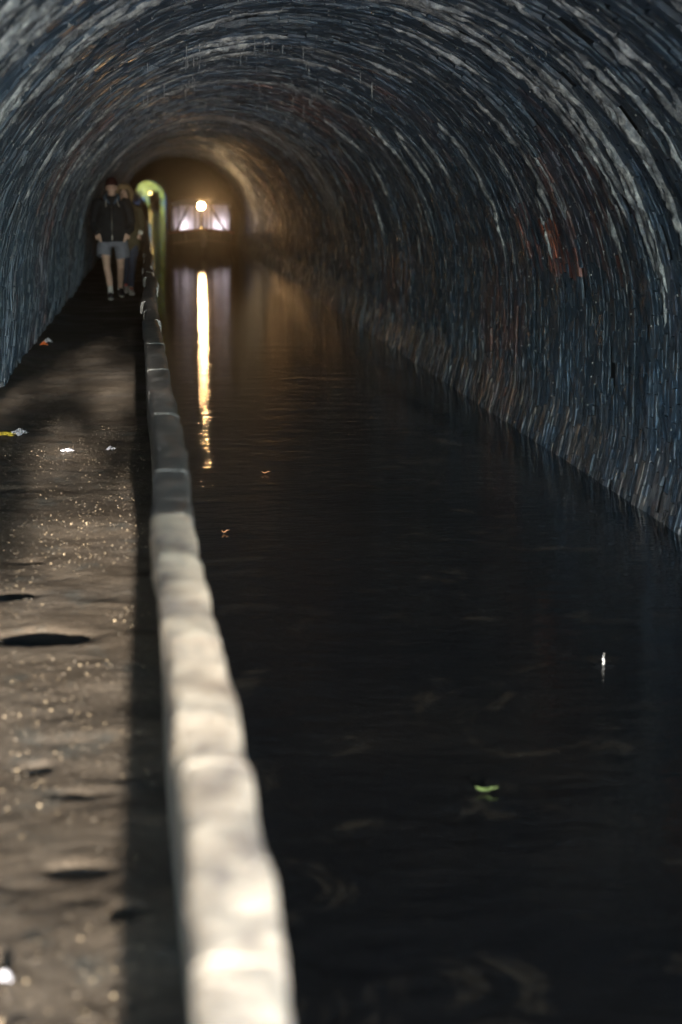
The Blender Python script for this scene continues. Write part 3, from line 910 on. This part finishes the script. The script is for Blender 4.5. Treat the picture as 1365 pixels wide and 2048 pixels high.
def shoe(parent, heel, toe, mat, lift=0, tongue=None):
    heel = Vector(heel); toe = Vector(toe); d = (toe - heel)
    mb = MB()
    P = [heel + d * t for t in (-.05, .1, .35, .65, .9, 1.03)]
    hs = (.040, .052, .050, .040, .030, .016); wsd = (.026, .036, .038, .046, .042, .02)
    mb.tube([p + Vector((0, 0, h)) for p, h in zip(P, hs)], [(w_, h * .95) for w_, h in zip(wsd, hs)], 12, up=(0, 0, 1))
    mb.tube([heel + d * .15 + Vector((0, 0, .06)), heel + d * .12 + Vector((0, 0, .11))], [.042, .040], 10)
    o = mb.build('shoe', mat, parent, voxel=.008, smooth_it=2)
    ms = MB(); ms.tube([p + Vector((0, 0, .012)) for p in P], [(w_ * 1.08, .014) for w_ in wsd], 12, up=(0, 0, 1))
    so_ = ms.build('sole', M['sole'], o)
    if tongue:
        mt = MB(); mt.tube([heel + d * .28 + Vector((0, 0, .105)), heel + d * .55 + Vector((0, 0, .088))], [(.022, .012), (.026, .01)], 8, up=(0, 0, 1))
        mt.build('tongue', tongue, o)
    return o

def make_man(loc):
    p = empty('person', loc)
    tag(p, 'man in maroon beanie, dark hoodie and grey shorts walking along the towpath', 'person')
    mb = MB()
    head(mb, (0.0, -.03, 1.615))
    mb.tube([(0, .01, 1.44), (0, -.005, 1.55)], [.062, .058], 12)
    mb.tube([(0, 0, .86), (0, 0, 1.0), (0, -.01, 1.15), (0, 0, 1.33), (0, .0, 1.44), (0, .005, 1.48)], [(.155, .105), (.150, .10), (.150, .10), (.185, .115), (.16, .09), (.07, .06)], 16)
    for s in (-1, 1):
        mb.tube([(s * .17, 0, 1.42), (s * .225, .01, 1.36), (s * .265, .04, 1.12), (s * .235, -.07, .965)], [.055, .050, .040, .028], 12)
        hand(mb, (s * .235, -.07, .965), (-s * .5, -.35, -.75), (-s * .4, .7, -.3), s)
    RL = [(-.10, .0, .88), (-.105, -.06, .66), (-.095, -.16, .47), (-.06, -.235, .28), (-.045, -.25, .09)]
    LL = [(.10, .0, .88), (.108, .04, .66), (.105, .10, .47), (.095, .24, .30), (.085, .34, .12)]
    for L in (RL, LL):
        mb.tube(L, [.085, .070, .054, .052, .036], 12)
        kx, ky, kz = L[2]; mb.ball((kx, ky - .022, kz), (.042, .04, .05), 10, 8)
        cx_, cy_, cz_ = L[3]; mb.ball((cx_, cy_ + .022, cz_ + .06), (.044, .04, .09), 10, 8)
    mb.tube([(-.045, -.23, .05), (-.04, -.42, .03)], [(.034, .03), (.034, .022)], 10, up=(0, 0, 1))
    mb.tube([(.088, .33, .07), (.10, .17, .035)], [(.034, .03), (.034, .022)], 10, up=(0, 0, 1))
    mb.build('body', M['skin'], p, voxel=.0075, smooth_it=2)
    j = MB()
    j.tube([(0, 0, .845), (0, -.005, .90), (0, -.01, 1.05), (0, -.01, 1.22), (0, 0, 1.36), (0, .005, 1.44), (0, .01, 1.50)],
           [(.215, .155), (.232, .165), (.235, .165), (.225, .155), (.205, .14), (.15, .115), (.085, .085)], 24)
    for s in (-1, 1):
        j.tube([(s * .14, 0, 1.42), (s * .20, .005, 1.40), (s * .235, .02, 1.30), (s * .268, .04, 1.12), (s * .262, -.02, 1.02), (s * .20, -.10, .96)], [.075, .085, .082, .072, .064, .058], 14)
    jk = j.build('jacket', M['jacket'], p, voxel=.012, smooth_it=3, noise=.012, nscale=9)
    hc = MB()
    for s in (-1, 1):
        hc.tube([(0, .10, 1.50), (s * .075, .07, 1.505), (s * .10, -.01, 1.485), (s * .080, -.085, 1.445), (s * .03, -.150, 1.39)], [(.034, .026), (.034, .026), (.032, .024), (.028, .02), (.012, .012)], 10)
    hc.build('hood_collar', M['hood'], p, voxel=.009, smooth_it=2)
    for s in (-1, 1):
        ds = MB(); ds.tube([(s * .078, -.128, 1.455), (s * .085, -.158, 1.40), (s * (.082 + (.03 if s > 0 else 0)), -.178, 1.345)], .0045, 6); ds.build('drawstring', M['white'], jk)
    zp = MB(); zp.tube([(-.005, -.175, .93), (-.005, -.172, .86)], .009, 6); zp.build('zip_pull', M['white'], jk)
    zz = MB(); zz.tube([(-.005, -.150, 1.36), (-.005, -.172, 1.2), (-.005, -.178, 1.0), (-.005, -.174, .87)], .005, 6); zz.build('zip', M['chrome'], jk)
    sh = MB()
    sh.tube([(0, 0, .93), (0, 0, .83), (0, 0, .76)], [(.19, .135), (.205, .14), (.20, .13)], 20)
    sh.tube([(-.10, 0, .84), (-.128, -.02, .74), (-.140, -.055, .625)], [.112, .112, .110], 16)
    sh.tube([(.10, 0, .84), (.128, .01, .72), (.140, .035, .600)], [.112, .112, .110], 16)
    sh.build('shorts', M['shorts'], p, voxel=.011, smooth_it=2, noise=.012, nscale=10)
    bn = MB(); bn.ball((0, -.005, 1.685), (.088, .105, .092), 18, 10); bn.tube([(0, -.012, 1.655), (0, -.01, 1.70)], [(.093, .112), (.090, .108)], 18)
    bn.build('beanie', M['maroon'], p, voxel=.008, smooth_it=2)
    for s in (-1, 1):
        MB().ball((s * .031, -.098, 1.625), (.012, .007, .008), 8, 6).build('eye', M['eye'], p)
    sk = MB(); sk.tube([(-.052, -.245, .19), (-.045, -.25, .13), (-.043, -.25, .08)], [.044, .041, .043], 12); sk.build('sock', M['sock'], p)
    sk = MB(); sk.tube([(.092, .30, .235), (.087, .335, .16), (.087, .335, .10)], [.045, .042, .043], 12); sk.build('sock', M['sock'], p)
    shoe(p, (-.045, -.20, .0), (-.035, -.47, .0), M['shoe'])
    shoe(p, (.085, .40, .055), (.115, .14, .0), M['shoe'])
    return p

def make_woman(loc):
    p = empty('person', loc)
    tag(p, 'woman in olive parka with the furry hood up walking close behind', 'person')
    mb = MB()
    head(mb, (-.05, -.03, 1.50))
    mb.tube([(-.02, .01, 1.34), (-.045, -.01, 1.44)], [.052, .048], 12)
    mb.tube([(0, 0, .82), (0, 0, .95), (0, 0, 1.06), (0, 0, 1.22), (0, 0, 1.33), (-.01, .005, 1.37)], [(.150, .10), (.135, .09), (.13, .085), (.155, .10), (.14, .08), (.06, .05)], 16)
    for s in (-1, 1):
        mb.tube([(s * .14, 0, 1.31), (s * .18, .01, 1.25), (s * .205, .03, 1.04), (s * .185, -.05, .93 if s > 0 else .90)], [.046, .042, .035, .025], 12)
        hand(mb, (s * .185, -.05, .93 if s > 0 else .90), (-s * .25, -.3, -.9), (-s * .6, .5, -.1), s)
    RL = [(-.085, .0, .84), (-.08, .05, .63), (-.07, .08, .45), (-.05, .2, .27), (-.045, .28, .12)]
    LL = [(.085, .0, .84), (.075, -.08, .63), (.06, -.17, .45), (.04, -.24, .25), (.03, -.26, .09)]
    for L in (RL, LL): mb.tube(L, [.082, .068, .050, .046, .032], 12)
    mb.tube([(.03, -.25, .05), (.045, -.42, .03)], [(.032, .03), (.03, .02)], 10, up=(0, 0, 1))
    mb.tube([(-.045, .27, .07), (-.05, .12, .035)], [(.032, .03), (.03, .02)], 10, up=(0, 0, 1))
    mb.build('body', M['skin'], p, voxel=.0075, smooth_it=2)
    c = MB()
    c.tube([(0, 0, .66), (0, 0, .78), (0, 0, .95), (0, 0, 1.1), (0, 0, 1.25), (-.01, .01, 1.34), (-.03, .01, 1.40)], [(.19, .15), (.20, .155), (.19, .15), (.185, .14), (.175, .13), (.13, .11), (.10, .10)], 22)
    for s in (-1, 1):
        c.tube([(s * .12, 0, 1.31), (s * .165, .005, 1.29), (s * .195, .02, 1.18), (s * .215, .03, 1.04), (s * .195, -.05, .955 if s > 0 else .92)], [.065, .072, .068, .062, .052], 14)
    c.build('parka', M['parka'], p, voxel=.012, smooth_it=3, noise=.012, nscale=9)
    # hood: shell with a fur rim
    h = MB(); h.ball((-.03, .055, 1.52), (.135, .13, .150), 20, 12); h.build('hood', M['parka'], p, voxel=.012, smooth_it=2)
    rim = MB(); n = 22; pts = []
    for k in range(n + 1):
        a = 2 * math.pi * k / n
        pts.append((-.045 + .108 * math.sin(a), -.045 - .015 * math.cos(a), 1.515 + .125 * math.cos(a)))
    rim.tube(pts, .046, 10, cap=False)
    ro = rim.build('fur_trim', M['fur'], p)
    tf = MB(); r2 = random.Random(4)
    for k in range(900):
        a = r2.uniform(0, 6.283); b = r2.uniform(0, 6.283)
        rad = Vector((math.sin(a), 0, math.cos(a)))
        n_ = (rad * math.cos(b) + Vector((0, -1, 0)) * math.sin(b)).normalized()
        q = Vector((-.045 + .108 * math.sin(a), -.045 - .015 * math.cos(a), 1.515 + .125 * math.cos(a))) + n_ * .042
        t = Vector((r2.uniform(-1, 1), r2.uniform(-1, 1), r2.uniform(-1, 1))).cross(n_).normalized() * .0035
        e = q + n_ * r2.uniform(.012, .035) + Vector((r2.uniform(-1, 1), r2.uniform(-1, 1), r2.uniform(-1, 1))) * .008
        tf.add([q - t, q + t, e], [(0, 1, 2)])
    tf.build('fur_tuft', M['fur'], ro, smooth=False)['kind'] = 'stuff'
    hr = MB()
    for s in (-1, 1):
        hr.tube([(-.05, -.06, 1.615), (-.05 + s * .055, -.085, 1.575), (-.05 + s * .078, -.075, 1.50), (-.05 + s * .08, -.085, 1.41)], [.018, .022, .02, .012], 8)
    hr.build('hair', M['hair'], p, voxel=.008, smooth_it=2)
    for s in (-1, 1):
        MB().ball((-.05 + s * .029, -.098, 1.510), (.011, .007, .007), 8, 6).build('eye', M['eye'], p)
    cf = MB(); cf.tube([(.195, -.045, .965), (.188, -.06, .91)], [.046, .040], 12); cf.build('cuff', M['white'], p)
    jn = MB()
    jn.tube([(0, 0, .88), (0, 0, .78)], [(.16, .11), (.165, .115)], 18)
    for L in (RL, LL):
        q = [Vector(v) for v in L]; q[-1] = q[-1] + Vector((0, 0, .03))
        jn.tube(q, [.098, .082, .066, .058, .050], 14)
    jn.build('jeans', M['jeans'], p, voxel=.011, smooth_it=2, noise=.008, nscale=12)
    shoe(p, (.03, -.20, 0), (.05, -.46, .0), M['paleshoe'], 0, M['pink'])
    shoe(p, (-.045, .33, .05), (-.05, .08, 0), M['paleshoe'], 0, M['pink'])
    return p
man = make_man((-.575, 25.9, .0))
woman = make_woman((-.365, 26.95, .0))

# ------------------------------------------------------------------ litter, leaves and drips
def crumple(name, loc, sx, sy, hz, mat, seed, rz=0, parent=None):
    n = 9; r2 = random.Random(seed); v = []
    for j in range(n):
        for i in range(n):
            a, b = i / (n - 1) - .5, j / (n - 1) - .5
            k = 1 - 2 * max(abs(a), abs(b))
            v.append((a * sx * (1 + .3 * r2.uniform(-1, 1)), b * sy * (1 + .3 * r2.uniform(-1, 1)), hz * (k * .7 + .45 * r2.random())))
    top = [tuple(int(q) for q in f) for f in grid_faces(n, n)]
    mb = MB(); mb.add(v, top)
    o = mb.build(name, mat, parent, smooth=False)
    o.location = loc; o.rotation_euler = (0, 0, rz)
    return o
def pz(x, y): return float(path_h(np.array([x]), np.array([y]))[0])
wr = empty('crisp_wrapper', (-.93, 11.2, pz(-.93, 11.2) + .004))
tag(wr, 'crumpled yellow and silver wrapper lying on the towpath', 'wrapper')
crumple('wrapper_foil', (.05, 0, 0), .09, .10, .045, M['foil'], 3, .4, wr)
crumple('wrapper_film', (-.05, .01, 0), .14, .10, .022, M['yellow'], 5, -.2, wr)
tag(crumple('paper_scrap', (-.545, 10.5, pz(-.545, 10.5) + .003), .07, .05, .02, M['foil'], 8, .3), 'small white scrap in the middle of the path, nearer the wrapper', 'scrap', 'white scraps on the path')
tag(crumple('paper_scrap', (-.28, 10.55, pz(-.28, 10.55) + .003), .06, .05, .025, M['foil'], 9, 1.3), 'small white scrap close to the shadow of the parapet', 'scrap', 'white scraps on the path')
tag(crumple('paper_scrap', (-.325, 3.28, pz(-.325, 3.28) + .004), .022, .03, .022, M['foil'], 11, .2), 'bright white speck of litter at the very bottom of the path', 'scrap', 'white scraps on the path')
lt = empty('plastic_bottle_top', (-1.12, 17.9, pz(-1.12, 17.9) + .003))
tag(lt, 'orange and silver bit of litter at the foot of the left tunnel wall', 'litter')
crumple('orange_film', (-.01, -.03, 0), .07, .06, .05, M['orange'], 13, 0, lt)
crumple('silver_film', (.025, .02, .02), .09, .06, .06, M['foil'], 14, .5, lt)

def leaf(loc, L, W, mat, rz, label, curl=.012):
    n = 9; v = []; f = []
    for i in range(n):
        t = i / (n - 1); wv = W * math.sin(math.pi * min(1, t * 1.02)) ** .8 * (1 - .25 * t)
        zc = curl * (2 * t - 1) ** 2
        v += [(t * L - L / 2, -wv, zc + curl * .5), (t * L - L / 2, 0, zc), (t * L - L / 2, wv, zc + curl * .6)]
    for i in range(n - 1):
        f += [(i * 3, i * 3 + 1, i * 3 + 4, i * 3 + 3), (i * 3 + 1, i * 3 + 2, i * 3 + 5, i * 3 + 4)]
    o = MB().add(v, f).build('fallen_leaf', mat)
    o.location = loc; o.rotation_euler = (0, 0, rz)
    tag(o, label, 'leaf', 'leaves floating on the canal')
    MB().tube([(L / 2, 0, curl), (L / 2 + .018, .004, curl + .004)], .0012, 5).build('leaf_stalk', mat, o)
    return o
leaf((1.067, 5.35, WZ + .004), .055, .014, M['greenleaf'], -.15, 'green leaf floating on the dark water in the foreground')
leaf((.765, 11.95, WZ + .004), .045, .012, M['brownleaf'], .1, 'orange leaf floating below the long lamp reflection')
leaf((.39, 9.84, WZ + .004), .038, .010, M['brownleaf'], .5, 'small brown leaf floating close beside the parapet coping')

splash = empty('water_drip', (1.87, 6.84, WZ))
tag(splash, 'bright column of drops splashing up from the dark water', 'splash')
for k, (dz, r_) in enumerate(((.003, .0038), (.014, .0034), (.023, .0038), (.036, .002), (.046, .0016))):
    MB().ball((.002 * math.sin(k * 2.1), 0, dz + .003), (r_, r_, r_ * 1.25), 10, 7).build('drop', M['drop'], splash)
rp = MB(); n = 28
for rr in (.03, .055):
    rp.tube([(rr * math.cos(6.2832 * k / n), rr * math.sin(6.2832 * k / n), -.001) for k in range(n + 1)], .0028, 6, cap=False)
rp.build('ripple_ring', M['water'], splash)

# ------------------------------------------------------------------ trees
def tree(name, loc, H, crown_r, crown_z, nleaf, lsize, mat, label, seed, group=None, flat=1.0, trunk_r=.14):
    r2 = np.random.default_rng(seed); r3 = random.Random(seed)
    t = empty(name, loc); tag(t, label, 'tree', group)
    mb = MB()
    mb.tube([(0, 0, -.3), (.05, .03, H * .3), (-.04, .05, H * .6), (.06, 0, H * .92)], [trunk_r, trunk_r * .75, trunk_r * .5, trunk_r * .15], 10)
    tips = []
    for k in range(11):
        a = k * 2.4; z0 = H * r3.uniform(.3, .75)
        e = Vector((math.cos(a) * crown_r[0] * .75, math.sin(a) * crown_r[1] * .75, crown_z - z0 + r3.uniform(-.6, .8) * crown_r[2] * .6))
        b = Vector((0, 0, z0))
        mb.tube([b, b + e * .5 + Vector((0, 0, .15)), b + e], [trunk_r * .4, trunk_r * .25, trunk_r * .07], 6); tips.append(b + e)
    mb.build('trunk', M['bark'], t)
    # leaf clumps
    nc = 26
    cc = r2.normal(0, .48, (nc, 3)); cc /= np.maximum(1, np.linalg.norm(cc, axis=1))[:, None]
    cc = cc * np.array(crown_r) + np.array([0, 0, crown_z])
    wh = r2.integers(0, nc, nleaf)
    P = cc[wh] + r2.normal(0, .22, (nleaf, 3)) * np.array(crown_r)
    A = r2.normal(0, 1, (nleaf, 3)); A /= np.linalg.norm(A, axis=1)[:, None]
    B = np.cross(A, r2.normal(0, 1, (nleaf, 3))); B /= np.linalg.norm(B, axis=1)[:, None]
    L = lsize * (.6 + .8 * r2.random((nleaf, 1)))
    V = np.stack([P - A * L, P + B * L * .45, P + A * L, P - B * L * .45], 1).reshape(-1, 3)
    link('crown', mesh_np('crown', V, np.arange(nleaf * 4).reshape(-1, 4)), t, mat)
    return t
G1 = 'trees beyond the far tunnel mouth'
tree('bankside_tree', (-3.8, 290, 0), 12, (3.2, 2.4, 5.6), 5.4, 6000, .24, M['leaf_pale'], 'pale sunlit tree filling the left of the far tunnel mouth', 21, G1)
tree('bankside_tree', (4.4, 296, 0), 13, (3.4, 2.4, 6), 5.8, 6000, .24, M['leaf'], 'yellow green tree at the right of the far tunnel mouth', 22, G1)
tree('bankside_tree', (.6, 350, 0), 15, (6.5, 3, 7.0), 7, 6000, .4, M['leaf_pale'], 'hazy green tree behind the distant boat', 23, G1)
tree('bankside_tree', (-5.6, 303, 0), 8, (3.0, 2.2, 3.2), 4.2, 2600, .18, M['leaf'], 'green tree leaning in from the left beyond the far tunnel mouth', 25, G1)
tree('bankside_tree', (1.2, 318, 0), 14, (4.2, 2.6, 7), 6, 7000, .3, M['leaf'], 'darker green tree closing the view along the far canal', 26, G1)
tree('bankside_tree', (-10, 328, 0), 10, (4.5, 3, 4.0), 5.2, 1800, .25, M['leaf'], 'broad tree set back from the far canal bank', 24, G1)
def bush(loc, rad, n, ls, mat, label, seed):
    r2 = np.random.default_rng(seed)
    t = empty('bush', loc); tag(t, label, 'bush')
    MB().tube([(0, 0, -.2), (.05, 0, rad[2] * .8)], [.06, .02], 6).build('stem', M['bark'], t)
    P = r2.normal(0, .42, (n, 3)) * np.array(rad) + np.array([0, 0, rad[2] * .75])
    P[:, 2] = np.abs(P[:, 2])
    A = r2.normal(0, 1, (n, 3)); A /= np.linalg.norm(A, axis=1)[:, None]
    B = np.cross(A, r2.normal(0, 1, (n, 3))); B /= np.linalg.norm(B, axis=1)[:, None]
    L = ls * (.6 + .8 * r2.random((n, 1)))
    V = np.stack([P - A * L, P + B * L * .5, P + A * L, P - B * L * .5], 1).reshape(-1, 3)
    link('foliage', mesh_np('foliage', V, np.arange(n * 4).reshape(-1, 4)), t, mat)
bush((-2.2, 229.8, 0), (1.0, .4, .95), 5000, .07, M['leaf_dark'], 'dark bush on the towpath side of the far tunnel mouth', 31)
# the tree behind the photographer whose leaves dapple the light on the path
ot = tree('overhanging_tree', (-3.2, -14.5, 0), 5.6, (2.0, 1.5, 1.2), 4.9, 900, .12, M['leaf_dark'], 'leafy tree overhanging the canal outside the near tunnel mouth', 41, None, 1, .2)
r2 = np.random.default_rng(77)
n = 7200
lx = r2.uniform(-2.6, 3.4, n); lz = 2.7 + 1.6 * r2.random(n); ly = r2.uniform(-.7, .7, n)
keep = (lz > 2.80 + .45 * (lx - .1) + .10 * (vn(lx * 6, lx * 0, 3) - .5)) & (fbm(lx * 2.6, lz * 6.5, 66, 2) + .25 * (r2.random(n) - .5) > np.where(lx > .28, .31, .51))
lx, ly, lz = lx[keep], ly[keep], lz[keep]; n = len(lx)
P = np.stack([lx + 3.2, ly, lz], 1)
A = r2.normal(0, 1, (n, 3)); A /= np.linalg.norm(A, axis=1)[:, None]
B = np.cross(A, r2.normal(0, 1, (n, 3))); B /= np.linalg.norm(B, axis=1)[:, None]
L = .10 * (.6 + .8 * r2.random((n, 1)))
V = np.stack([P - A * L, P + B * L * .5, P + A * L, P - B * L * .5], 1).reshape(-1, 3)
link('hanging_foliage', mesh_np('hanging_foliage', V, np.arange(n * 4).reshape(-1, 4)), ot, M['leaf_dark'])
mb = MB()
for k in range(5):
    mb.tube([(0, 0, 3.6 + .1 * k), (1.6, .2 * k - .4, 4.1 + .1 * k), (3.4, .3 * k - .6, 3.7 + .12 * k), (6.0, .3 * k - .6, 4.0)], [.07, .05, .03, .01], 6)
mb.build('branch', M['bark'], ot)
tree('overhanging_tree', (5.5, -17.5, 0), 8.5, (3.2, 2.2, 1.6), 6.0, 2600, .14, M['leaf_dark'], 'second leafy tree on the right bank outside the near tunnel mouth', 42, None, 1, .2)

# ------------------------------------------------------------------ thin mist in the tunnel and outside
HAZE = 0.002
if HAZE:
    mb = MB(); mb.box((0, 145, 8.5), (258, 558, 24.0))
    hm = bpy.data.materials.new('thin_mist'); hm.use_nodes = True
    nt = hm.node_tree; nt.nodes.remove(nt.nodes['Principled BSDF'])
    pv = nt.nodes.new('ShaderNodeVolumePrincipled'); pv.inputs['Density'].default_value = HAZE
    pv.inputs['Color'].default_value = (.9, .9, .92, 1); pv.inputs['Anisotropy'].default_value = .955
    nt.links.new(pv.outputs[0], nt.nodes['Material Output'].inputs['Volume'])
    hz = mb.build('haze', hm, None, smooth=False); tag(hz, kind='stuff')
